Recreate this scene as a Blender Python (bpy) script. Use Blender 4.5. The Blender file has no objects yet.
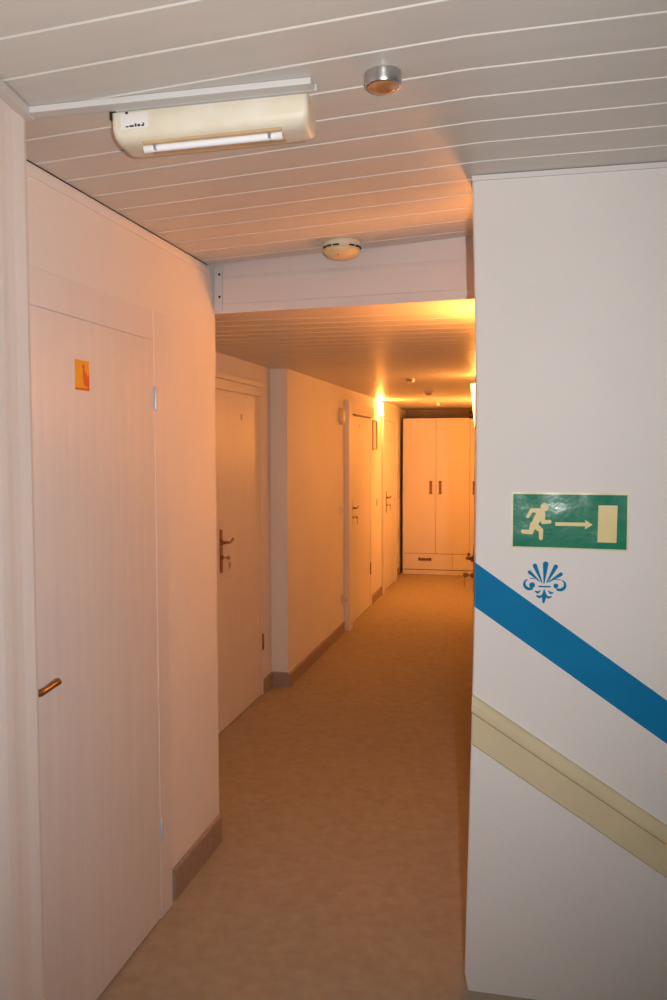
import bpy, bmesh, math, random
from mathutils import Vector, Matrix
random.seed(4)
S = bpy.context.scene
COL = S.collection
R = math.radians

# ------------------------------------------------------------------ camera
cam_d = bpy.data.cameras.new('camera')
cam = bpy.data.objects.new('camera', cam_d); COL.objects.link(cam); S.camera = cam
cam_d.sensor_fit = 'HORIZONTAL'; cam_d.sensor_width = 36.0
cam_d.lens = 849.57 / 667 * 36.0
cam_d.clip_start = 0.02
YAW, PITCH, ROLL = 0.2223919, -0.0581339, -0.0018559
_f = Vector((-math.sin(YAW)*math.cos(PITCH), math.cos(YAW)*math.cos(PITCH), math.sin(PITCH)))
_r = Vector((math.cos(YAW), math.sin(YAW), 0)); _u = _r.cross(_f)
_r2 = _r*math.cos(ROLL) + _u*math.sin(ROLL); _u2 = -_r*math.sin(ROLL) + _u*math.cos(ROLL)
m = Matrix((( _r2.x, _u2.x, -_f.x, 0), (_r2.y, _u2.y, -_f.y, 0), (_r2.z, _u2.z, -_f.z, 1.6), (0, 0, 0, 1)))
cam.matrix_world = m

# ------------------------------------------------------------------ world, flash, lamps, exposure
w = bpy.data.worlds.new('world'); S.world = w; w.use_nodes = True
w.node_tree.nodes['Background'].inputs[0].default_value = (1.0, 0.86, 0.78, 1)
w.node_tree.nodes['Background'].inputs[1].default_value = 0.05

def spot(name, loc, aim, power, col, size, blend, rad):
    d = bpy.data.lights.new(name, 'SPOT'); o = bpy.data.objects.new(name, d); COL.objects.link(o)
    o.location = loc; o.rotation_euler = (Vector(aim) - Vector(loc)).to_track_quat('-Z', 'Y').to_euler()
    d.energy = power; d.color = col; d.spot_size = R(size); d.spot_blend = blend; d.shadow_soft_size = rad
    return o
# the camera's own pop-up flash, beside the lens (its shadow edges are seen on floor, ceiling and beam)
FLASH = spot('camera_flash', (0.105, -0.02, 1.62), (-0.70, 2.46, 1.66), 146, (1.0, 0.965, 0.955), 98, 0.95, 0.012)
LAMP_COL = (1.0, 0.33, 0.060)
LAMP_ALCOVE = 55.0
LAMP_FAR = 130.0
LAMP_UP = 330.0
LAMP_RIGHT = 18.0
LAMP_ADDED = 100.0  # added lamp out of view, brightens the wardrobe end

S.view_settings.view_transform = 'Standard'; S.view_settings.look = 'None'
S.view_settings.exposure = 0.0; S.view_settings.gamma = 1.0; S.view_settings.use_curve_mapping = False

# ------------------------------------------------------------------ materials
def mat(name, col, rough=0.6, metal=0.0, var=0.0, vscale=6.0, stretch=(1, 1, 1), bump=0.0, bscale=60.0,
        col2=None, emit=None, estr=0.0, spec=0.5, detail=4.0, trans=0.0, coat=0.0):
    M = bpy.data.materials.new(name); M.use_nodes = True
    n = M.node_tree.nodes; l = M.node_tree.links; b = n['Principled BSDF']
    b.inputs['Base Color'].default_value = (*col, 1); b.inputs['Roughness'].default_value = rough
    b.inputs['Metallic'].default_value = metal; b.inputs['Specular IOR Level'].default_value = spec
    b.inputs['Transmission Weight'].default_value = trans; b.inputs['Coat Weight'].default_value = coat
    tc = n.new('ShaderNodeTexCoord'); mp = n.new('ShaderNodeMapping'); mp.inputs['Scale'].default_value = stretch
    l.new(tc.outputs['Object'], mp.inputs['Vector'])
    if var > 0 or col2:
        nz = n.new('ShaderNodeTexNoise'); nz.inputs['Scale'].default_value = vscale; nz.inputs['Detail'].default_value = detail
        l.new(mp.outputs[0], nz.inputs['Vector'])
        rp = n.new('ShaderNodeValToRGB'); rp.color_ramp.elements[0].position = 0.32; rp.color_ramp.elements[1].position = 0.68
        a = tuple(max(0, c*(1-var)) for c in col); c2 = col2 if col2 else tuple(min(1, c*(1+var)) for c in col)
        rp.color_ramp.elements[0].color = (*a, 1); rp.color_ramp.elements[1].color = (*c2, 1)
        l.new(nz.outputs['Fac'], rp.inputs['Fac']); l.new(rp.outputs['Color'], b.inputs['Base Color'])
    if bump > 0:
        nb = n.new('ShaderNodeTexNoise'); nb.inputs['Scale'].default_value = bscale; nb.inputs['Detail'].default_value = 5
        l.new(mp.outputs[0], nb.inputs['Vector'])
        bp = n.new('ShaderNodeBump'); bp.inputs['Strength'].default_value = bump; bp.inputs['Distance'].default_value = 0.004
        l.new(nb.outputs['Fac'], bp.inputs['Height']); l.new(bp.outputs['Normal'], b.inputs['Normal'])
    if emit:
        b.inputs['Emission Color'].default_value = (*emit, 1); b.inputs['Emission Strength'].default_value = estr
    return M

WALL = mat('white_wall_paint', (0.75, 0.72, 0.69), 0.75, var=0.025, vscale=2.2, bump=0.25, bscale=55)
CEIL = mat('white_ceiling_board', (0.63, 0.603, 0.555), 0.40, var=0.02, vscale=3, stretch=(1, 8, 1), bump=0.05, bscale=30)
BEAMM = mat('white_beam_board', (0.66, 0.61, 0.60), 0.5, var=0.02, vscale=4, bump=0.05)
DOORM = mat('white_door_paint', (0.70, 0.675, 0.665), 0.42, var=0.03, vscale=5, stretch=(8, 8, 0.5), bump=0.16, bscale=14)
FRAMEM = mat('white_frame_paint', (0.72, 0.69, 0.68), 0.4, var=0.02, vscale=5)
CARPET = mat('beige_carpet', (0.355, 0.305, 0.23), 0.97, var=0.06, vscale=22, bump=0.35, bscale=900, detail=12.0, col2=(0.385, 0.335, 0.255), spec=0.05)
BASEM = mat('brown_skirting', (0.34, 0.255, 0.20), 0.75, var=0.08, vscale=40, stretch=(1, 1, 1), spec=0.2)
BLUE = mat('blue_stripe_paint', (0.003, 0.18, 0.39), 0.7, var=0.05, vscale=9, spec=0.15)
RAILM = mat('cream_rail_paint', (0.66, 0.56, 0.36), 0.5, var=0.04, vscale=6, bump=0.08, bscale=20)
BRONZE = mat('aged_bronze', (0.30, 0.17, 0.07), 0.32, metal=0.9, var=0.1, vscale=30)
STEEL = mat('brushed_steel', (0.50, 0.49, 0.48), 0.3, metal=0.9, var=0.04, vscale=20)
GREYMET = mat('grey_hinge_metal', (0.62, 0.62, 0.64), 0.4, metal=0.4)
DARK = mat('dark_bronze_pull', (0.20, 0.12, 0.08), 0.45, metal=0.4)
BLACK = mat('dark_gap', (0.02, 0.015, 0.012), 0.8)
AGED = mat('aged_cream_plastic', (0.74, 0.66, 0.49), 0.45, var=0.05, vscale=12, col2=(0.78, 0.73, 0.62))
AMBERP = mat('yellowed_plastic', (0.55, 0.38, 0.20), 0.35, var=0.08, vscale=18)
TUBEM = mat('white_tube_glass', (0.86, 0.88, 0.92), 0.15)
ENDCAP = mat('tube_end_cap', (0.80, 0.79, 0.78), 0.3)
LABELM = mat('white_paper_label', (0.80, 0.77, 0.74), 0.5)
INK = mat('black_ink', (0.03, 0.03, 0.035), 0.6)
TRUNKM = mat('white_trunking', (0.60, 0.59, 0.57), 0.4, var=0.02, vscale=8)
TRUNKG = mat('grey_trunking_edge', (0.50, 0.53, 0.52), 0.5)
AMBERG = mat('amber_sensor_glass', (0.42, 0.17, 0.06), 0.12, var=0.3, vscale=30, coat=0.6)
SMOKEM = mat('yellowed_detector_plastic', (0.70, 0.55, 0.30), 0.4, var=0.05, vscale=30)
SMOKEB = mat('detector_base_plastic', (0.66, 0.62, 0.50), 0.5)
GREEN = mat('green_sign_film', (0.010, 0.20, 0.115), 0.16, var=0.12, vscale=14, bump=0.25, bscale=22, coat=0.4)
CREAMF = mat('luminescent_cream_film', (0.64, 0.52, 0.19), 0.4, var=0.03, vscale=20)
CREAMB = mat('sign_cream_border', (0.66, 0.60, 0.34), 0.3)
ORANGE = mat('orange_sticker', (0.85, 0.36, 0.015), 0.5, var=0.04, vscale=40)
REDM = mat('red_print', (0.75, 0.09, 0.01), 0.5)
WARDM = mat('white_laminate', (0.74, 0.70, 0.67), 0.35, var=0.015, vscale=3)
NUMM = mat('metal_number', (0.5, 0.42, 0.32), 0.4, metal=0.6)
SCBODY = mat('sconce_bracket_white', (0.7, 0.68, 0.65), 0.5)
GREENTAG = mat('green_key_tag', (0.25, 0.42, 0.05), 0.4)
BRASS = mat('brass_key', (0.60, 0.45, 0.18), 0.3, metal=0.9)
SHADE_A = mat('glowing_shade_alcove', (0.9, 0.85, 0.75), 0.5, emit=LAMP_COL, estr=LAMP_ALCOVE)
SHADE_ADDED = mat('glowing_shade_added', (0.9, 0.85, 0.75), 0.5, emit=LAMP_COL, estr=LAMP_ADDED)
SHADE_R = mat('glowing_shade_right', (0.9, 0.85, 0.75), 0.5, emit=LAMP_COL, estr=LAMP_RIGHT)
SHADE_F = mat('glowing_shade_far', (0.9, 0.85, 0.75), 0.5, emit=LAMP_COL, estr=LAMP_FAR)
BULB = mat('glowing_bulb', (0.9, 0.85, 0.75), 0.5, emit=LAMP_COL, estr=LAMP_UP)
BULBF = mat('glowing_bulb_far', (0.9, 0.85, 0.75), 0.5, emit=LAMP_COL, estr=LAMP_UP*2.6)
FRAMEG = mat('grey_picture_frame', (0.35, 0.28, 0.22), 0.4)
PAPER = mat('notice_paper', (0.62, 0.55, 0.46), 0.5, var=0.12, vscale=25)
HALO = mat('halogen_reflector', (0.85, 0.78, 0.6), 0.15, metal=0.6)
FILLER = mat('wall_filler', (0.62, 0.585, 0.575), 0.8, var=0.03, vscale=9)

# ------------------------------------------------------------------ mesh helpers
def B(): return bmesh.new()
def box(bm, x0, x1, y0, y1, z0, z1, bev=0.0):
    v = [bm.verts.new((x, y, z)) for z in (z0, z1) for y in (y0, y1) for x in (x0, x1)]
    fs = [(0, 2, 3, 1), (4, 5, 7, 6), (0, 1, 5, 4), (2, 6, 7, 3), (0, 4, 6, 2), (1, 3, 7, 5)]
    F = [bm.faces.new([v[i] for i in f]) for f in fs]
    if bev > 0:
        E = list({e for f in F for e in f.edges})
        bmesh.ops.bevel(bm, geom=E, offset=bev, segments=2, profile=0.5, affect='EDGES')
    return bm
def prism(bm, pts, axis, a0, a1):
    """pts: 2D outline; axis x -> (y,z), y -> (x,z), z -> (x,y); extruded from a0 to a1"""
    def P(p, a):
        return {'x': (a, p[0], p[1]), 'y': (p[0], a, p[1]), 'z': (p[0], p[1], a)}[axis]
    A = [bm.verts.new(P(p, a0)) for p in pts]; C = [bm.verts.new(P(p, a1)) for p in pts]
    n = len(pts)
    for i in range(n):
        bm.faces.new([A[i], A[(i+1) % n], C[(i+1) % n], C[i]])
    bm.faces.new(A[::-1]); bm.faces.new(C)
    return bm
def lathe(bm, prof, c, axis=(0, 0, 1), seg=32):
    """prof: list of (r, h) along axis from c"""
    q = Vector((0, 0, 1)).rotation_difference(Vector(axis)); c = Vector(c); rings = []
    for r, h in prof:
        if r < 1e-6: rings.append([bm.verts.new(c + q @ Vector((0, 0, h)))])
        else: rings.append([bm.verts.new(c + q @ Vector((r*math.cos(2*math.pi*k/seg), r*math.sin(2*math.pi*k/seg), h))) for k in range(seg)])
    for a, b in zip(rings, rings[1:]):
        for k in range(seg):
            k2 = (k+1) % seg
            if len(a) == 1 and len(b) > 1: bm.faces.new([a[0], b[k], b[k2]])
            elif len(b) == 1 and len(a) > 1: bm.faces.new([a[k], b[0], a[k2]])
            elif len(a) > 1: bm.faces.new([a[k], b[k], b[k2], a[k2]])
    if len(rings[0]) > 1: bm.faces.new(rings[0][::-1])
    if len(rings[-1]) > 1: bm.faces.new(rings[-1])
    return bm
def tube(bm, pts, rads, seg=12, flat=1.0):
    pts = [Vector(p) for p in pts]
    if not isinstance(rads, (list, tuple)): rads = [rads]*len(pts)
    rings = []; up = Vector((0, 0, 1))
    for i, p in enumerate(pts):
        t = (pts[min(i+1, len(pts)-1)] - pts[max(i-1, 0)]).normalized()
        ref = up if abs(t.dot(up)) < 0.95 else Vector((0, 1, 0))
        s = t.cross(ref).normalized(); u = s.cross(t).normalized()
        rings.append([bm.verts.new(p + s*rads[i]*math.cos(2*math.pi*k/seg) + u*rads[i]*flat*math.sin(2*math.pi*k/seg)) for k in range(seg)])
    for a, b in zip(rings, rings[1:]):
        for k in range(seg): bm.faces.new([a[k], a[(k+1) % seg], b[(k+1) % seg], b[k]])
    bm.faces.new(rings[0][::-1]); bm.faces.new(rings[-1])
    return bm
def obj(name, bm, material, root=None, kind=None, smooth=False, origin=None):
    """bm in world coordinates; root: parent Empty (or a part whose world origin is stored)"""
    bmesh.ops.recalc_face_normals(bm, faces=bm.faces[:])
    if origin is None:
        if root is not None: origin = Vector(root['_o']) if '_o' in root else root.location
        else:
            xs = [v.co for v in bm.verts]
            lo = Vector([min(c[i] for c in xs) for i in range(3)]); hi = Vector([max(c[i] for c in xs) for i in range(3)])
            origin = Vector(((lo.x+hi.x)/2, (lo.y+hi.y)/2, lo.z))
    origin = Vector(origin)
    bmesh.ops.translate(bm, verts=bm.verts[:], vec=-origin)
    me = bpy.data.meshes.new(name); bm.to_mesh(me); bm.free()
    if smooth:
        for p in me.polygons: p.use_smooth = True
        me.set_sharp_from_angle(angle=R(38))
    o = bpy.data.objects.new(name, me); COL.objects.link(o)
    ms = material if isinstance(material, (list, tuple)) else [material]
    for x in ms: me.materials.append(x)
    if root is None: o.location = origin
    else: o.parent = root
    ORG[o.name] = origin.copy()
    if kind: o['kind'] = kind
    return o
ORG = {}
def sub(name, bm, material, parent, **k):      # sub-part: parent is a part sitting at its root's origin
    return obj(name, bm, material, parent, origin=ORG[parent.name], **k)
def empty(name, loc, label=None, cat=None, group=None, kind=None):
    o = bpy.data.objects.new(name, None); COL.objects.link(o); o.location = loc; o.empty_display_size = 0.1
    ORG[o.name] = Vector(loc)
    if label: o['label'] = label
    if cat: o['category'] = cat
    if group: o['group'] = group
    if kind: o['kind'] = kind
    return o
def tag(o, label, cat, group=None):
    o['label'] = label; o['category'] = cat
    if group: o['group'] = group
    return o
def struct(name, bm, material, label=None, **k):
    o = obj(name, bm, material, None, 'structure', **k)
    if label: o['label'] = label
    return o

# ------------------------------------------------------------------ dimensions
XN, X1, X2, X3 = -1.03, -1.21, -1.67, -1.555      # left wall planes, near to far
ZL = 2.145                                       # lower ceiling
YF, YB = 2.46, 11.5                              # stair wall face, far wall
def zh(x): return 2.318 + 0.047*(min(x, -.12) + 1.21)   # upper ceiling sags slightly to the left

# ------------------------------------------------------------------ floor and stairs
b = B(); prism(b, [(-1.8, -1.7), (0.42, -1.7), (0.42, 2.50), (0.15, 2.60), (0.15, YB+.1), (-1.8, YB+.1)], 'z', -0.2, 0.0)
struct('floor', b, CARPET, 'beige brown carpet floor running down the corridor')
b = B()
for k in range(9):
    box(b, 0.42 + .26*k, 0.42 + .26*(k+1), 0.9, YF, -2.0, -0.17*(k+1))
box(b, 0.42, 3.0, -1.7, 0.9, -2.0, -1.95)
struct('stairs', b, CARPET, 'carpeted stairs going down to the right below the rail')

# ------------------------------------------------------------------ ceilings (boards with V grooves)
def boards(xs_, y0, y1, zf, thick, pitch, first, skew, wv=0.007, dv=0.006):
    b = B(); ys = []
    y = first
    while y > y0 + .02: y -= pitch
    prof = [(y0, 0)]
    y += pitch
    while y < y1 - 0.02:
        prof += [(y - wv/2, 0), (y - wv/2 + .0015, dv), (y + wv/2 - .0015, dv), (y + wv/2, 0)]; y += pitch
    prof += [(y1, 0)]
    cols = []
    for x in xs_:
        cols.append([b.verts.new((x, yy - (0 if yy in (y0, y1) else 1)*skew*(x+.2), zf(x) + d)) for yy, d in prof])
    for A, C in zip(cols, cols[1:]):
        for i in range(len(prof)-1): b.faces.new([A[i], A[i+1], C[i+1], C[i]])
    top = [[b.verts.new((x, y0, zf(x) + thick)), b.verts.new((x, y1, zf(x) + thick))] for x in xs_]
    for p, q in zip(top, top[1:]): b.faces.new([p[0], p[1], q[1], q[0]])
    b.faces.new(cols[0] + [top[0][1], top[0][0]]); b.faces.new(cols[-1][::-1] + [top[-1][0], top[-1][1]])
    for k in range(len(xs_)-1):
        b.faces.new([cols[k][0], top[k][0], top[k+1][0], cols[k+1][0]]); b.faces.new([cols[k][-1], cols[k+1][-1], top[k+1][1], top[k][1]])
    return b
b = boards((-1.5, -.12, 3.0), -1.75, 3.14, zh, 0.10, 0.140, 1.505, 0.03, 0.008, 0.0055)
struct('ceiling', b, CEIL, 'upper white board ceiling over the near landing')
b = boards((-1.8, 0.25), 3.26, YB+.1, lambda x: ZL, 0.10, 0.140, 3.99, 0.0, 0.009, 0.006)
struct('ceiling', b, CEIL, 'lower white board ceiling over the far corridor')

# beam closing the step between the two ceilings, slightly askew to the boards
def by(x): return 3.115 - 0.098*(x + .2)
def beam_piece(x0, x1, prof):
    b = B(); n = len(prof)
    A = [b.verts.new((x0, by(x0) + dy, z)) for dy, z in prof]; C = [b.verts.new((x1, by(x1) + dy, z)) for dy, z in prof]
    for i in range(n): b.faces.new([A[i], A[(i+1) % n], C[(i+1) % n], C[i]])
    b.faces.new(A[::-1]); b.faces.new(C)
    return b
b = beam_piece(-1.66, 0.25, [(0, ZL-.002), (0, 2.272), (.003, 2.288), (.003, 2.50), (.16, 2.50), (.16, ZL-.002)])
beam = struct('ceiling_beam', b, BEAMM, 'pale beam face stepping down to the lower corridor ceiling')
b = beam_piece(-1.40, 0.25, [(-.0025, ZL-.004), (-.0025, ZL+.030), (-.001, ZL+.033), (.002, ZL+.033), (.002, ZL-.004)])
struct('trim_1', b, BEAMM, 'thin lower lip along the beam')
b = B(); box(b, -1.205, -1.172, by(-1.19)-.008, by(-1.19)+.02, 2.15, 2.325, .002)
br = struct('trim_2', b, FILLER, 'narrow bracket at left end of the beam')
b = B()
for z in (2.292, 2.205): lathe(b, [(0.0001, 0), (.005, 0), (.004, .003), (.0001, .004)], (-1.183, by(-1.19)-.0085, z), (0, -1, 0), 12)
sub('screw', b, BLACK, br)

# ------------------------------------------------------------------ left walls
b = B()     # near projecting wall, soft corner
plan = [(-1.75, -1.75), (-1.0, -1.75), (-1.012, 1.36), (-1.018, 1.46), (-1.024, 1.51), (-1.031, 1.545), (-1.0385, 1.575), (-1.045, 1.61), (-1.050, 1.66), (-1.055, 1.676), (-1.066, 1.684), (-1.22, 1.687), (-1.75, 1.702)]
prism(b, plan, 'z', 0, 2.40)
struct('wall_left', b, WALL, 'nearest left wall with a worn soft corner')
def wall_with_door(y0, y1, dy0, dy1, dz, ztop, xa, xb, cut=None):
    out = [(y0, 0), (dy0, 0), (dy0, dz), (dy1, dz), (dy1, 0), (y1, 0)]
    out += cut if cut else [(y1, ztop)]
    out += [(y0, ztop)]
    return prism(B(), out, 'x', xa, xb)
b = wall_with_door(1.686, 3.215, 1.78, 2.64, 1.98, 2.42, X1, X1-.12,
                   cut=[(3.215, 1.855), (3.222, 1.90), (3.224, 2.10), (3.218, 2.18), (3.200, 2.23), (3.172, 2.29), (3.155, 2.42)])
struct('wall_left', b, WALL, 'left wall around the nearest door')
b = B(); box(b, -1.8, X1-.12, 2.9, 3.08, 0, 2.14); struct('wall_left', b, WALL, 'return wall behind the nearest left wall end')
b = wall_with_door(3.08, 5.48, 4.40, 5.28, 1.955, 2.30, X2, X2-.12)
struct('wall_left', b, WALL, 'left wall around the second door')
b = B(); box(b, -1.71, X3-.035, 10.40, YB+.1, 0, 2.3); struct('wall_left', b, WALL, 'left wall beside the wardrobe')
b = wall_with_door(5.47, 10.41, 7.43, 8.57, 1.945, 2.30, X3, X3-.16)
# door 4 opening is covered by its own frame in front of this wall
struct('wall_left', b, WALL, 'far left wall beyond the second door')
b = B(); box(b, X2-.01, X1-.119, 3.06, 3.09, 2.13, 2.4); struct('wall_left', b, WALL)

# seams of the boarding over door 1 (thin cover strip under the ceiling)
b = B(); box(b, X1, X1+.004, 1.71, 3.15, 2.283, 2.290); struct('trim_3', b, WALL, 'thin strip along the top of the nearest left wall')
b = B(); box(b, X1+.0005, X1+.003, 1.71, 3.14, 2.3155, 2.3185); struct('trim_4', b, BLACK, 'dark gap where wall meets ceiling')

# ------------------------------------------------------------------ right walls
EDGE = [(0.0, -.152), (.02, -.157), (.05, -.161), (.25, -.157), (.50, -.152), (.88, -.145), (1.05, -.142), (1.3, -.140), (1.50, -.139), (1.75, -.140), (1.98, -.145), (2.2, -.152), (2.35, -.156), (2.52, -.158)]
def edge_x(z):
    for (a, xa), (c, xc) in zip(EDGE, EDGE[1:]):
        if a <= z <= c: return xa + (xc-xa)*(z-a)/(c-a)
    return EDGE[-1][1]
b = B()     # the plaster corner is not quite straight: it bulges at hand height
rings = []
for z, ex in EDGE:
    rings.append([b.verts.new(p) for p in ((ex, YF+.008, z), (ex+.003, YF+.002, z), (ex+.008, YF, z), (3.0, YF, z), (3.0, YF+.15, z), (ex, YF+.15, z))])
for p, q in zip(rings, rings[1:]):
    for k in range(6): b.faces.new([p[k], p[(k+1) % 6], q[(k+1) % 6], q[k]])
b.faces.new(rings[0][::-1]); b.faces.new(rings[-1])
box(b, 0.42, 3.0, YF, YF+.15, -2.0, 0.01)
struct('wall_right', b, WALL, 'white stair wall with blue stripe and rail')
b = B(); box(b, -.02, .20, YF+.15, 4.11, 0, 2.35); struct('wall_right', b, WALL, 'recessed corridor wall behind the stair wall')
XR = -.235
b = wall_with_door(4.10, YB+.1, 4.24, 5.06, 1.92, 2.35, XR, .20); struct('wall_right', b, WALL, 'far right corridor wall')
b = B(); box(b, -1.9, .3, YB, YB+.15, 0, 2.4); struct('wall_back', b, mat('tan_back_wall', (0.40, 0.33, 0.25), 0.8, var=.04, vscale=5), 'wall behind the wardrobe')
b = B(); box(b, -1.75, 3.1, -1.9, -1.75, -2.0, 2.6); struct('wall_near', b, WALL, 'wall behind the camera')
b = B(); box(b, 3.0, 3.15, -1.9, YF+.15, -2.0, 2.6); struct('wall_stairs', b, WALL, 'wall at the far side of the stairs')
b = B(); box(b, -.156, 3.0, YF-.008, YF, zh(.6)-.016, zh(.6)-.002)
struct('trim_5', b, FRAMEM, 'thin moulding along the top of the stair wall')

# ------------------------------------------------------------------ skirting
def base(name, x, y0, y1, h=.095, t=.012, label=None):
    b = B(); prism(b, [(x-.001, 0), (x+t, 0), (x+t, h-.008), (x+t*.5, h), (x-.001, h)], 'y', y0, y1); return struct(name, b, BASEM, label)
base('baseboard_left', X1, 2.74, 3.215, .115, label='brown skirting of the nearest left wall')
b = B(); box(b, X1-.12, X1+.004, 3.214, 3.219, 0, .112, .001); struct('baseboard_left', b, BASEM)
base('baseboard_left', X2, 5.268, 5.47, .10)
b = B(); box(b, X2+.012, X3+.012, 5.456, 5.47, 0, .10, .002); struct('baseboard_left', b, BASEM)
base('baseboard_left', X3, 5.47, 7.27, .09)
base('baseboard_left', X3, 8.635, 9.29, .09)
base('baseboard_left', X3, 10.33, 10.41, .09)
base('baseboard_left', X3-.035, 10.41, 10.88, .09)
base('baseboard_right', XR-.012, 5.2, 10.85, .09)

# ------------------------------------------------------------------ doors
def handle(root, x, y, z, side=1, L=.105, sx=1, straight=False, part_label='bronze lever handle on a long plate'):
    """backplate on a leaf facing +x (sx=1) or -x, lever pointing towards +y*side"""
    b = B(); n = 14
    pts = []
    for k in range(n+1):
        a = math.pi*k/n; pts.append((y + .019*math.cos(a), z + .055 + .019*math.sin(a)))
    for k in range(n+1):
        a = math.pi + math.pi*k/n; pts.append((y + .019*math.cos(a), z - .155 + .019*math.sin(a)))
    prism(b, pts, 'x', x, x + sx*.005)
    lathe(b, [(.014, .004), (.013, .012), (.009, .014), (.009, .030)], (x, y, z), (sx, 0, 0), 20)
    lathe(b, [(.012, .004), (.012, .014), (.010, .016), (.0001, .016)], (x, y, z - .085), (sx, 0, 0), 16)
    plate = obj('handle_plate', b, BRONZE, root, smooth=True); plate['label'] = part_label
    b = B(); X = x + sx*.038
    if straight:
        tube(b, [(x+sx*.026, y, z), (X, y, z), (X+sx*.001, y+.008, z), (X+sx*.001, y+.03, z+.001), (X, y+.06, z+.004), (X, y+L-.006, z+.007), (X, y+L, z+.008)], [.008, .009, .0105, .0095, .010, .011, .006], 16, .9)
        sub('lever', b, BRONZE, plate, smooth=True)
        return plate
    tube(b, [(x + sx*.026, y, z), (X-sx*.002, y, z), (X, y + side*.006, z), (X+sx*.002, y + side*.03, z-.003), (X+sx*.002, y+side*.06, z-.001), (X, y+side*.085, z+.004), (X-sx*.003, y+side*(L-.003), z+.010), (X-sx*.003, y+side*L, z+.0105)],
         [.008, .009, .0095, .0085, .0075, .008, .009, .006], 14, .8)
    sub('lever', b, BRONZE, plate, smooth=True)
    return plate
def hinge(root, x, y, z, h=.075, m=None, sx=1):
    b = B(); lathe(b, [(.0001, -.006), (.005, 0), (.0065, .001), (.0065, h*.49), (.0055, h*.5), (.0065, h*.51), (.0065, h), (.004, h+.005), (.0001, h+.008)], (x + sx*.004, y, z), (0, 0, 1), 14)
    return obj('hinge', b, m or GREYMET, root, smooth=True)
def door(n, x, y0, y1, ztop, cas_l, cas_r, cas_top, proj, label, leaf_x=None, split=None, hdl=None, hinges=(), num=None, step=False, sx=1, hm=None):
    lx = x if leaf_x is None else leaf_x
    root = empty(n, (x, (y0+y1)/2, 0), label, None, None, 'structure')
    b = B(); g = {'door_1': .0006, 'door_3': .009}.get(n, .0015)
    if split:
        box(b, lx-sx*.04, lx, y0+g, y1-g, .008, split-.0015, .0015); box(b, lx-sx*.04, lx, y0+g, y1-g, split+.0015, ztop-g, .0015)
        box(b, lx-sx*.038, lx-sx*.003, y0+2*g, y1-2*g, split-.004, split+.004)
    else: box(b, lx-sx*.04, lx, y0+g, y1-g, .008, ztop-g, .0015)
    obj('leaf', b, DOORM, root)
    b = B()
    lo, hi = sorted((x, x+sx*proj))
    box(b, lo, hi, y0-cas_l, y0-.0005, 0, cas_top, min(.003, proj*.3))
    pr = proj if n != 'door_3' else .012
    l4, h4 = sorted((x, x+sx*pr)); box(b, l4, h4, y1+.0005, y1+cas_r, 0, cas_top, min(.003, pr*.3))
    box(b, lo, hi, y0-.0004, y1+.0004, ztop, cas_top, min(.003, proj*.3))
    # lining of the opening
    l2, h2 = sorted((x, x - sx*.115))
    box(b, l2, h2, y0-.018, y0, 0, ztop+.018); box(b, l2, h2, y1, y1+.018, 0, ztop+.018); box(b, l2, h2, y0, y1, ztop, ztop+.018)
    if step:
        lo, hi = sorted((x, x+sx*(proj+(.009 if n == 'door_3' else .018))))
        box(b, lo, hi, y0-cas_l, y1+cas_r, cas_top-.028, cas_top+.006, .003)
    obj('door_frame', b, FRAMEM, root)
    b = B(); l3, h3 = sorted((lx-sx*.045, lx-sx*.075)); box(b, l3, h3, y0-.01, y1+.01, 0.002, ztop+.01); obj('gap_shade_panel', b, BLACK, root)  # black panel behind the leaf, paints shade into the edge gaps
    if hdl: handle(root, lx, hdl[0], hdl[1], 1, sx=sx, straight=(n == 'door_1'), L=hdl[2] if len(hdl) > 2 else .105)
    for (hy, hz, hh) in hinges: hinge(root, lx, hy, hz, hh, hm, sx)
    if num:
        b = B(); ny, nz, s = num
        nx = lx + sx*.001
        prism(b, [(ny-.3*s, nz-.5*s), (ny-.12*s, nz-.5*s), (ny-.12*s, nz+.5*s), (ny-.3*s, nz+.4*s)], 'x', nx-.001*sx, nx+.002*sx)
        prism(b, [(ny+.1*s, nz-.5*s), (ny+.4*s, nz-.5*s), (ny+.4*s, nz-.38*s), (ny+.24*s, nz-.38*s), (ny+.4*s, nz+.1*s), (ny+.4*s, nz+.5*s), (ny+.1*s, nz+.5*s), (ny+.1*s, nz+.38*s), (ny+.3*s, nz+.38*s), (ny+.28*s, nz+.1*s), (ny+.1*s, nz-.35*s)], 'x', nx-.001*sx, nx+.002*sx)
        obj('room_number', b, NUMM, root)
    return root
d1 = door('door_1', X1, 1.80, 2.62, 1.962, .075, .095, 2.06, .012, 'large white door nearest on the left with orange sticker',
          leaf_x=X1+.0118, hdl=(1.842, 1.005, .096), hinges=((2.621, 1.735, .07), (2.621, .275, .07)))
d2 = door('door_2', X2, 4.42, 5.26, 1.945, .07, .09, 2.03, .004, 'second white door on the left with keys hanging in its lock',
          leaf_x=X2+.002, split=.86, hdl=(4.50, 1.085, .11), hinges=((5.263, .30, .10),), num=(4.87, 1.80, .035), step=True, hm=BRONZE)
d3 = door('door_3', X3, 7.455, 8.545, 1.930, .15, .085, 2.035, .045, 'third white door on the left in a deep projecting frame',
          leaf_x=X3+.010, hdl=(7.60, 1.075, .12), hinges=((8.535, .33, .12),), num=(7.93, 1.83, .03), hm=BRONZE)
b = B()
root4 = empty('door_4', (X3, 9.8, 0), 'last white door on the left just before the wardrobe', None, None, 'structure')
box(b, X3, X3+.012, 9.41, 10.22, .01, 1.93, .001); obj('leaf', b, DOORM, root4)
b = B(); box(b, X3, X3+.024, 9.29, 9.405, 0, 2.01, .003); box(b, X3, X3+.024, 10.225, 10.33, 0, 2.01, .003); box(b, X3, X3+.024, 9.405, 10.225, 1.935, 2.01, .003)
obj('door_frame', b, FRAMEM, root4)
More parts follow.
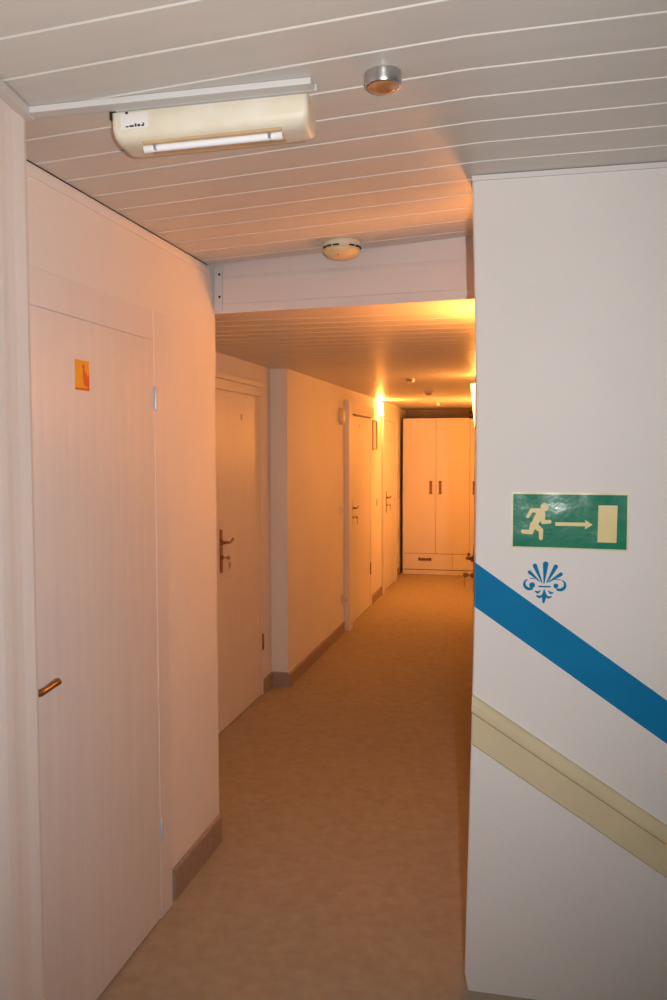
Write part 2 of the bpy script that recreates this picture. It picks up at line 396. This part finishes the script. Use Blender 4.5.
handle(root4, X3+.012, 9.54, 1.065, 1)
b = B(); box(b, X3+.012, X3+.015, 9.80, 9.82, 1.70, 1.73); obj('room_number', b, NUMM, root4)
d5 = door('door_5', XR, 4.25, 5.05, 1.90, .12, .10, 1.965, .004, 'door frame edge on the right corridor wall',
          leaf_x=XR-.012, hdl=(4.315, 1.055, .10), sx=-1)
b = B()
for z in (1.765, 1.79): lathe(b, [(.007, 0), (.007, .018), (.0001, .022)], (XR-.024, 4.30, z), (-1, 0, 0), 12)
obj('door_catch', b, DARK, d5)

# ------------------------------------------------------------------ beige / white sconces
def sconce(name, x, y, z, sx, W, D, Hh, shade, label, up=None, taper=0.0):
    root = empty(name, (x, y, z), label, 'wall lamp', 'wall lamps in the corridor')
    b = B(); xa, xb = sorted((x, x+sx*.010)); box(b, xa, xb, y-W*.5-.008, y+W*.5+.008, z, z+Hh, .002); obj('backplate', b, SCBODY, root)
    b = B(); n = 14
    pts = [(x+sx*.0105, y-W/2)] + [(x + sx*(.012 + (D-.012)*math.sin(math.pi*k/n)**.45), y - W/2*math.cos(math.pi*k/n)) for k in range(n+1)] + [(x+sx*.0105, y+W/2)]
    prism(b, pts, 'z', z+.004, z+Hh-.004)
    if taper:
        for v in b.verts:
            if v.co.z < z + Hh*.5: v.co.x = x+sx*.0105 + (v.co.x-x-sx*.0105)*taper; v.co.y = y + (v.co.y-y)*taper
    obj('lamp_shade', b, shade, root, smooth=True)
    if up:
        b = B(); prism(b, [(px*.82+(x+sx*.014)*.18, y+(py-y)*.86) for px, py in pts], 'z', z+Hh-.0035, z+Hh-.001)
        obj('bulb', b, up, root)
    return root
sconce('wall_lamp', X3, 9.07, 1.975, 1, .20, .046, .135, SHADE_F, 'glowing wall lamp high on the left beside the third door', up=BULBF)
sconce('wall_lamp', -.02, 3.36, 1.80, -1, .20, .085, .15, SHADE_A, 'wall lamp on the recessed right wall hidden by the stair wall', up=BULB)

sconce('wall_lamp', XR, 6.25, 1.66, -1, .24, .160, .42, SHADE_R, 'glowing wall lamp whose edge just shows past the white stair wall', taper=.72)
sconce('wall_lamp', XR, 9.30, 1.62, -1, .24, .12, .26, SHADE_ADDED, 'added unseen wall lamp on the far right corridor wall brightening the wardrobe')  # added out of view to warm the wardrobe and corridor end

# ------------------------------------------------------------------ wardrobe
wx0, wx1, wy, wz = -1.548, -.262, 10.9, 2.01
wr = empty('wardrobe', ((wx0+wx1)/2, wy+.3, 0), 'tall white wardrobe with pairs of dark pulls at the corridor end', 'wardrobe')
b = B()
box(b, wx0, wx0+.018, wy+.02, wy+.58, 0, wz); box(b, wx1-.018, wx1, wy+.02, wy+.58, 0, wz)
box(b, wx0, wx1, wy+.02, wy+.58, wz-.018, wz); box(b, wx0, wx1, wy+.56, wy+.58, 0, wz)
box(b, wx0, wx1, wy+.03, wy+.56, .268-.009, .268+.009); box(b, wx0, wx1, wy+.05, wy+.56, .05, .068)
obj('carcass', b, WARDM, wr)
b = B(); box(b, wx0+.004, wx1-.004, wy+.006, wy+.022, 0, .056); obj('plinth', b, WARDM, wr)
b = B(); box(b, wx0+.02, wx1-.02, wy+.021, wy+.03, .03, wz-.02); obj('shadow_gap', b, BLACK, wr)
dw = (wx1-wx0)/3
for k in range(3):
    b = B(); box(b, wx0+k*dw+.002, wx0+(k+1)*dw-.002, wy, wy+.018, .272, wz-.002, .0015); dd = obj('door', b, WARDM, wr)
    hx = wx0+dw-.065 if k == 0 else wx0+dw+.055 if k == 1 else wx0+2*dw+.055
    b = B(); box(b, hx-.016, hx+.016, wy-.010, wy+.001, 1.045, 1.205, .003); box(b, hx-.020, hx+.020, wy-.012, wy+.001, 1.19, 1.21, .002); box(b, hx-.020, hx+.020, wy-.012, wy+.001, 1.04, 1.06, .002)
    sub('handle', b, DARK, dd)
sw = (wx1-wx0)/2
for k in range(2):
    b = B(); box(b, wx0+k*sw+.002, wx0+(k+1)*sw-.002, wy, wy+.018, .066, .266, .0015); dd = obj('drawer', b, WARDM, wr)
    hx = wx0+(k+.5)*sw + (-.03 if k == 0 else 0)
    b = B(); box(b, hx-.085, hx+.085, wy-.012, wy+.001, .180, .212, .003); box(b, hx-.080, hx-.066, wy-.014, wy+.001, .183, .222, .002); box(b, hx+.066, hx+.080, wy-.014, wy+.001, .183, .222, .002)
    sub('handle', b, DARK, dd)

# ------------------------------------------------------------------ emergency light with its trunking
def sweep_yz(prof, x0, x1, ends=0.0):
    return prism(B(), prof, 'x', x0, x1)
zc = zh(-.6)
b = B(); box(b, -1.040, -.432, 1.660, 1.694, zc-.014, zc-.0005, .002); trk = None
for v in b.verts: v.co.z += zh(v.co.x) - zc; v.co.y += .10*(v.co.x+1.04) - .012
prism(b, [(-1.045, 1.20), (-1.000, 1.20), (-1.004, 1.50), (-1.034, 1.680), (-1.056, 1.680)], 'z', zh(-1.03)-.020, zh(-1.03)-.002)
trk = tag(obj('cable_trunking', b, TRUNKM), 'white cable trunking running from left wall corner to emergency light', 'cable trunking')
b = B(); box(b, -.86, -.428, 1.6945, 1.706, zc-.014, zc-.0005, .002)
for v in b.verts: v.co.z += zh(v.co.x) - zc; v.co.y += .10*(v.co.x+1.04) - .012
sub('conduit', b, TRUNKG, trk)

LX0, LX1 = -.888, -.456
LROOT = (-.672, 1.78, zh(-.672)-.003)
el = empty('emergency_light', LROOT, 'aged cream emergency light with a bare tube on the ceiling', 'emergency light')
yA = 1.747
def rx(x0, x1, z, y0, y1, r, n=6):      # rounded rectangle in x,y
    out = []
    for cx, cy, a0 in ((x1-r, y1-r, 0), (x0+r, y1-r, 90), (x0+r, y0+r, 180), (x1-r, y0+r, 270)):
        for k in range(n+1):
            a = R(a0 + 90*k/n); out.append((cx + r*math.cos(a), cy + r*math.sin(a), z))
    return out
def loft(b, rings, cap=True):
    V = [[b.verts.new(p) for p in r] for r in rings]
    n = len(V[0])
    for p, q in zip(V, V[1:]):
        for k in range(n): b.faces.new([p[k], p[(k+1) % n], q[(k+1) % n], q[k]])
    if cap: b.faces.new(V[0][::-1]); b.faces.new(V[-1])
    return b
Z = zh(-.672)-.003
b = B()
loft(b, [rx(LX0, LX1, Z+.004, yA, yA+.125, .012), rx(LX0, LX1, Z-.038, yA, yA+.125, .012),
         rx(LX0+.002, LX1-.002, Z-.052, yA+.004, yA+.121, .016), rx(LX0+.008, LX1-.008, Z-.062, yA+.014, yA+.110, .02),
         rx(LX0+.02, LX1-.02, Z-.066, yA+.030, yA+.098, .02)])
obj('housing', b, AGED, el, smooth=True)
b = B(); box(b, LX0+.062, LX1-.062, yA+.014, yA+.088, Z-.0685, Z-.058, .003); obj('reflector_tray', b, AMBERP, el)
b = B(); tube(b, [(LX0+.078, yA+.030, Z-.074), (LX1-.078, yA+.030, Z-.074)], .0078, 16)
t = obj('fluorescent_tube', b, TUBEM, el, smooth=True); t['label'] = 'unlit white fluorescent tube'
b = B()
for x0, x1 in ((LX0+.062, LX0+.079), (LX1-.079, LX1-.062)):
    b = B(); tube(b, [(x0, yA+.030, Z-.074), (x1, yA+.030, Z-.074)], .0088, 16); sub('end_cap', b, ENDCAP, t, smooth=True)
for x in (LX0+.086, LX1-.092):
    b = B(); box(b, x, x+.006, yA+.018, yA+.044, Z-.080, Z-.064, .001); obj('tube_clip', b, STEEL, el)
b = B(); box(b, LX0+.022, LX0+.085, yA-.0012, yA+.001, Z-.040, Z-.006, .0004); lb = obj('label_sticker', b, LABELM, el)
b = B()
for k, (dx, wd, hh) in enumerate(((.012, .006, .003), (.020, .010, .004), (.032, .004, .007), (.038, .006, .005), (.046, .007, .003), (.050, .003, .007))):
    box(b, LX0+.022+dx, LX0+.022+dx+wd, yA-.0016, yA-.001, Z-.036, Z-.036+hh)
sub('print', b, INK, lb)
b = B(); box(b, LX0-.001, LX0+.003, yA-.002, yA+.01, Z-.016, Z+.001); box(b, LX0+.035, LX0+.040, yA-.0025, yA, Z-.008, Z); box(b, LX0+.003, LX0+.06, yA-.001, yA+.001, Z-.002, Z+.001)
obj('cable_gap', b, BLACK, el)

el.rotation_euler = (0, -.047, .085)

# ceiling sensor and smoke detector
cz = zh(-.29)
t = empty('ceiling_sensor', (-.290, 1.745, cz), 'small round silver sensor with amber dome on the near ceiling', 'sensor')
b = B(); lathe(b, [(.034, 0), (.0375, .001), (.0385, .004), (.0380, .010), (.0375, .022), (.035, .028), (.031, .0295)], (-.290, 1.745, cz+.002), (0, 0, -1), 40); obj('ring', b, STEEL, t, smooth=True)
b = B(); lathe(b, [(.0315, 0), (.029, .004), (.021, .008), (.010, .011), (.0001, .012)], (-.290, 1.745, cz-.026), (0, 0, -1), 36); obj('dome', b, AMBERG, t, smooth=True)
cz = zh(-.62)
t = empty('smoke_detector', (-.652, 3.03, cz), 'yellowed round smoke detector in front of the beam', 'smoke detector')
b = B(); lathe(b, [(.064, 0), (.067, .002), (.067, .020), (.062, .026)], (-.652, 3.03, cz+.002), (0, 0, -1), 40); obj('mounting_base', b, SMOKEB, t, smooth=True)
b = B()
for k in range(14):
    a = 2*math.pi*k/14 + .1
    if k % 4 == 3: continue
    c = Vector((-.652 + .0665*math.cos(a), 3.03 + .0665*math.sin(a), cz-.021))
    b = B(); q = Matrix.Rotation(a, 3, 'Z'); vv = [c + q @ Vector((dx, dy, dz)) for dz in (-.0025, .0025) for dy in (-.011, .011) for dx in (-.003, .0015)]
    vs = [b.verts.new(p) for p in vv]
    for f_ in ((0, 2, 3, 1), (4, 5, 7, 6), (0, 1, 5, 4), (2, 6, 7, 3), (0, 4, 6, 2), (1, 3, 7, 5)): b.faces.new([vs[i] for i in f_])
    obj('vent_slot', b, BLACK, t)
b = B(); lathe(b, [(.058, .024), (.066, .028), (.066, .038), (.056, .050), (.040, .058), (.018, .061), (.0001, .062)], (-.652, 3.03, cz+.002), (0, 0, -1), 40); hd = obj('sensor_head', b, SMOKEM, t, smooth=True)
b = B(); lathe(b, [(.004, 0), (.004, .003), (.0001, .004)], (-.656, 2.985, cz-.050), (0, -.4, -.9), 12); sub('indicator_lamp', b, REDM, hd)

# far ceiling fittings
def ceil_fit(name, x, y, r, h, m1, m2, label, cat):
    t = empty(name, (x, y, ZL), label, cat)
    b = B(); lathe(b, [(r, 0), (r, h*.3), (r*.86, h*.55)], (x, y, ZL+.001), (0, 0, -1), 28); obj('rim', b, m1, t, smooth=True)
    b = B(); lathe(b, [(r*.80, h*.5), (r*.72, h*.8), (r*.4, h), (.0001, h*1.02)], (x, y, ZL+.001), (0, 0, -1), 28); obj('dome', b, m2, t, smooth=True)
ceil_fit('ceiling_sensor', -.863, 6.52, .040, .030, STEEL, HALO, 'small silver domed fitting on the far ceiling, nearest of the three', 'sensor')
ceil_fit('smoke_detector', -.883, 7.87, .045, .040, SMOKEB, AMBERP, 'small brownish detector in the middle of the far ceiling', 'smoke detector')
t = empty('ceiling_spotlight', (-.972, 9.65, ZL), 'small bright spotlight on the far ceiling before the wardrobe', 'spotlight')
b = B(); lathe(b, [(.024, 0), (.024, .005), (.018, .007)], (-.972, 9.65, ZL+.001), (0, 0, -1), 24); obj('rim', b, TRUNKM, t, smooth=True)
b = B(); lathe(b, [(.010, .005), (.015, .012), (.018, .032), (.016, .040), (.0001, .042)], (-.972, 9.65, ZL+.001), (0, .1, -1), 24); obj('lamp_head', b, TRUNKM, t, smooth=True)

# ------------------------------------------------------------------ stripe, motif, sign, rail on the stair wall
def S_(px, py): return (-.034 + (px-513)/115*.310, 1.478 - (py-494)/54*.153)
b = B()
zt = lambda x: 1.286 - .702*(x+.150); zb = lambda x: 1.157 - .686*(x+.150)
prism(b, [(-.1365, zt(-.1365)), (-.1375, zb(-.1375)), (1.75, zb(1.75)), (1.75, zt(1.75))], 'y', YF-.0014, YF-.0001)
ex = edge_x(1.2)
V = [(ex, YF+.0078, zt(ex)), (ex+.0028, YF+.0014, zt(ex+.003)), (-.1365, YF-.0012, zt(-.1365)), (-.1375, YF-.0012, zb(-.1375)), (ex+.0028, YF+.0014, zb(ex+.003)), (ex, YF+.0078, zb(ex))]
V = [b.verts.new((p[0]-.0004, p[1]-.0002, p[2])) for p in V]
b.faces.new([V[0], V[1], V[4], V[5]]); b.faces.new([V[1], V[2], V[3], V[4]])
st = tag(obj('painted_stripe', b, BLUE), 'wide blue stripe painted slanting down the white stair wall', 'stripe')

CAPN = [0]
def capsule(b, p, q, r0, r1, y0, y1, T, n=8):
    CAPN[0] += 1; y0 -= .00003*(CAPN[0] % 40)
    (ax, ay), (bx, by_) = p, q; d = math.atan2(by_-ay, bx-ax); pts = []
    for k in range(n+1):
        a = d + math.pi/2 + math.pi*k/n; pts.append((ax + r0*math.cos(a), ay + r0*math.sin(a)))
    for k in range(n+1):
        a = d - math.pi/2 + math.pi*k/n; pts.append((bx + r1*math.cos(a), by_ + r1*math.sin(a)))
    prism(b, [T(*u) for u in pts], 'y', y0, y1)
TF = lambda x, y: S_(515 + x/10.26, 555 + y/10.26)
b = B(); y0, y1 = YF-.001, YF+.001
for p, q, r0, r1 in (((316, 292), (330, 98), 6, 29), ((294, 285), (218, 116), 6, 23), ((268, 275), (162, 184), 5, 19),
                     ((345, 285), (436, 120), 6, 23), ((366, 278), (490, 196), 5, 20),
                     ((264, 328), (380, 328), 8, 8), ((228, 382), (252, 392), 8, 12), ((252, 392), (276, 372), 12, 5),
                     ((362, 372), (384, 392), 5, 12), ((384, 392), (408, 390), 12, 7),
                     ((318, 362), (320, 420), 5, 26), ((320, 420), (312, 488), 26, 13),
                     ((244, 428), (268, 438), 9, 13), ((268, 438), (305, 420), 13, 9), ((330, 420), (362, 440), 9, 13), ((362, 440), (392, 432), 13, 7),
                     ((190, 318), (194, 316), 30, 28), ((440, 318), (444, 316), 26, 22),
                     ((170, 246), (214, 250), 4, 4), ((434, 252), (486, 254), 4, 4)):
    capsule(b, p, q, r0, r1, y0, y1, TF)
for cx, sgn in ((168, 1), (476, -1)):
    prev = None
    for k in range(10):
        a = R(215 - 205*k/9) if sgn > 0 else R(-35 + 205*k/9)
        a = R(-120 - 170*k/9) if sgn > 0 else R(-60 + 170*k/9)
        p = (cx + 60*math.cos(a), 306 + 52*math.sin(a)); r = 5 + 11*math.sin(math.pi*k/9*.8)
        if prev: capsule(b, prev[0], p, prev[1], r, y0, y1, TF)
        prev = (p, r)
tag(obj('palmette_stencil', b, BLUE), 'small blue palmette motif stencilled below the green exit sign', 'stencil')

sg = empty('exit_sign', (.121, YF, 1.325), 'green exit sign with running figure, arrow and door symbol', 'exit sign')
def sheet(b, x0, x1, z0, z1, y, t, nx=40, nz=16, amp=.0012):
    G = []
    for j in range(nz+1):
        row = []
        for i in range(nx+1):
            u, v = i/nx, j/nz; x = x0+(x1-x0)*u; z = z0+(z1-z0)*v
            w_ = amp*(math.sin(u*23+v*3)*.5 + .5)*(v**6) + amp*.4*math.sin(u*9+1)*math.sin(v*7+.5) 
            row.append(b.verts.new((x, y - max(0, w_), z - .003*(u)*(.3+.7*(1-v)))))
        G.append(row)
    F = [b.faces.new([G[j][i], G[j][i+1], G[j+1][i+1], G[j+1][i]]) for j in range(nz) for i in range(nx)]
    ret = bmesh.ops.extrude_face_region(b, geom=F)
    bmesh.ops.translate(b, verts=[g for g in ret['geom'] if isinstance(g, bmesh.types.BMVert)], vec=(0, t, 0))
b = B(); sheet(b, -.037, .279, 1.323, 1.4815, YF-.0018, .0013); obj('border_plate', b, CREAMB, sg, smooth=True)
b = B(); sheet(b, -.0335, .2745, 1.3275, 1.4765, YF-.0024, .0009); obj('green_panel', b, GREEN, sg, smooth=True)
T1 = lambda x, y: S_(510 + x/10.26, 485 + y/10.26)
T2 = lambda x, y: S_(570 + x/10.26, 485 + y/10.26)
b = B(); y0, y1 = YF-.0042, YF-.0022
for i, (p, q, r0, r1) in enumerate((((361, 229), (363, 231), 41, 41), ((312, 268), (228, 262), 26, 20), ((228, 262), (188, 330), 20, 16),
                     ((325, 288), (255, 410), 44, 34), ((350, 300), (346, 378), 22, 20), ((346, 382), (418, 378), 20, 18),
                     ((248, 410), (222, 484), 34, 24), ((226, 488), (138, 482), 23, 20), ((262, 415), (326, 466), 32, 24), ((328, 466), (328, 548), 24, 20))):
    capsule(b, p, q, r0, r1, y0, y1, T1)
obj('running_figure', b, CREAMF, sg)
b = B()
a0 = T1(476, 400); a1 = T2(170, 400)
prism(b, [(a0[0], a0[1]+.005), (a1[0], a1[1]+.005), T2(165, 352), T2(242, 403), T2(165, 448), (a1[0], a1[1]-.005), (a0[0], a0[1]-.005)], 'y', y0, y1)
obj('arrow', b, CREAMF, sg)
b = B(); prism(b, [T2(300, 205), T2(492, 205), T2(486, 580), T2(294, 578)], 'y', y0, y1); obj('door_symbol', b, CREAMF, sg)

rl = empty('wall_rail', (.40, YF, .3), 'cream wooden rail board slanting down the white stair wall', 'rail')
def slant(b, x0, x1, prof, sl, y_off=0):
    """prof: (dy, z at x0)"""
    A = [b.verts.new((x0, YF - dy, z)) for dy, z in prof]; C = [b.verts.new((x1, YF - dy, z - sl*(x1-x0))) for dy, z in prof]
    n = len(prof)
    for i in range(n): b.faces.new([A[i], A[(i+1) % n], C[(i+1) % n], C[i]])
    b.faces.new(A[::-1]); b.faces.new(C)
b = B(); slant(b, -.1425, 1.75, [(-.002, .748), (.012, .748), (.016, .752), (.016, .842), (.012, .846), (-.002, .846)], .628); obj('board', b, RAILM, rl)
b = B(); slant(b, -.144, 1.75, [(-.002, .846), (.026, .846), (.032, .851), (.033, .860), (.028, .868), (.022, .874), (.020, .884), (.014, .892), (-.002, .894)], .628); obj('cap_moulding', b, RAILM, rl, smooth=True)

# ------------------------------------------------------------------ small things on the left
b = B(); xs = X1+.0122
t = empty('door_sticker', (xs, 2.169, 1.767), 'small orange sticker with a red figure on the nearest door', 'sticker')
box(b, xs, xs+.0008, 2.131, 2.208, 1.767, 1.850); obj('paper', b, ORANGE, t)
b = B()
def cap_x(b, p, q, r0, r1, xx):
    (ay, az), (by_, bz) = p, q; d = math.atan2(bz-az, by_-ay); pts = []
    for k in range(7): a = d + math.pi/2 + math.pi*k/6; pts.append((ay + r0*math.cos(a), az + r0*math.sin(a)))
    for k in range(7): a = d - math.pi/2 + math.pi*k/6; pts.append((by_ + r1*math.cos(a), bz + r1*math.sin(a)))
    prism(b, pts, 'x', xx, xx+.0006)
X = xs+.0008
cap_x(b, (2.176, 1.833), (2.177, 1.834), .006, .006, X); cap_x(b, (2.178, 1.824), (2.180, 1.806), .005, .007, X)
cap_x(b, (2.184, 1.806), (2.187, 1.790), .012, .011, X+.0001); cap_x(b, (2.196, 1.800), (2.196, 1.785), .008, .007, X+.0002)
prism(b, [(2.132, 1.768), (2.207, 1.768), (2.207, 1.775), (2.132, 1.773)], 'x', X, X+.0003)
prism(b, [(2.200, 1.769), (2.207, 1.769), (2.207, 1.82), (2.203, 1.81)], 'x', X, X+.0003)
obj('red_print', b, REDM, t)
t.location.y -= .018

def key_bunch(x, y, z, label, tagm, sx=1):
    t = empty('key_bunch', (x, y, z-.085), label, 'keys', 'keys hanging in door locks')
    zz = z-.085
    b = B(); box(b, *sorted((x+sx*.0165, x+sx*.036)), y-.0012, y+.0012, zz-.004, zz+.004)
    lathe(b, [(.013, -.0012), (.013, .0012)], (x+sx*.044, y, zz), (0, 1, 0), 18); obj('key', b, BRASS, t)
    b = B(); n = 18
    pts = [(x+sx*.050, y + .012*math.sin(2*math.pi*k/n), zz - .016 + .013*math.cos(2*math.pi*k/n)) for k in range(n+1)]
    tube(b, pts, .001, 6); obj('key_ring', b, STEEL, t)
    b = B(); pts = [(y+.010+.014*math.cos(a)*.8, zz-.042+.018*math.sin(a)) for a in [2*math.pi*k/16 for k in range(16)]]
    prism(b, pts, 'x', x+sx*.047, x+sx*.051); obj('key_tag', b, tagm, t)
    b = B(); box(b, *sorted((x+sx*.0475, x+sx*.0495)), y-.004, y+.004, zz-.075, zz-.028, .0005); lathe(b, [(.010, -.001), (.010, .001)], (x+sx*.0485, y, zz-.032), (1, 0, 0), 14); obj('key', b, BRASS, t)
    return t
key_bunch(X2+.002, 4.50, 1.085, 'keys with a green tag hanging in the second door on the left', GREENTAG)
key_bunch(X3+.010, 7.60, 1.075, 'keys hanging in the lock of the deep framed third door', BRONZE)
key_bunch(X3+.012, 9.54, 1.065, 'keys hanging in the last left door beside the wardrobe', BRONZE)
key_bunch(XR-.012, 4.315, 1.055, 'keys just showing past the white stair wall edge', DARK, -1)

t = empty('alarm_bell', (X3, 7.13, 1.83), 'round white alarm sounder on the wall left of the third door', 'alarm')
b = B(); lathe(b, [(.070, 0), (.072, .004), (.072, .018), (.066, .024)], (X3, 7.13, 1.893), (1, 0, 0), 36); obj('mounting_base', b, SMOKEB, t, smooth=True)
b = B(); lathe(b, [(.062, .022), (.063, .030), (.055, .038), (.030, .042), (.0001, .043)], (X3, 7.13, 1.893), (1, 0, 0), 36); obj('cover', b, AGED, t, smooth=True)

t = empty('framed_notice', (X3, 8.79, 1.60), 'small framed notice hanging below the glowing wall lamp', 'notice')
b = B()
for a in ((8.67, 8.685, 1.605, 1.915), (8.905, 8.92, 1.605, 1.915), (8.685, 8.905, 1.605, 1.620), (8.685, 8.905, 1.900, 1.915)):
    box(b, X3, X3+.018, a[0], a[1], a[2], a[3], .001)
obj('frame', b, FRAMEG, t)
b = B(); box(b, X3, X3+.006, 8.684, 8.906, 1.619, 1.901); obj('paper', b, PAPER, t)

def switch(x, y, z, label, wd=.08, hh=.08):
    t = empty('wall_switch', (x, y, z-hh/2), label, 'switch')
    b = B(); box(b, x, x+.009, y-wd/2, y+wd/2, z-hh/2, z+hh/2, .003); obj('cover_plate', b, FRAMEM, t)
    b = B(); box(b, x+.009, x+.013, y-wd*.32, y+wd*.32, z-hh*.32, z+hh*.32, .002); obj('rocker', b, TRUNKM, t)
switch(X3, 7.17, 1.085, 'white switch on the wall left of the third door')
switch(X3, 9.00, 1.045, 'white switch on the wall right of the third door')
t = empty('wall_socket', (X3, 7.20, .27), 'white socket with a plug low beside the third door frame', 'socket')
b = B(); box(b, X3, X3+.012, 7.16, 7.24, .265, .345, .003); obj('cover_plate', b, FRAMEM, t)
b = B(); lathe(b, [(.020, .010), (.019, .035), (.012, .050), (.006, .055)], (X3, 7.20, .305), (1, 0, 0), 16); obj('plug', b, TRUNKM, t, smooth=True)
for o in list(bpy.data.objects):
    if '_o' in o: del o['_o']
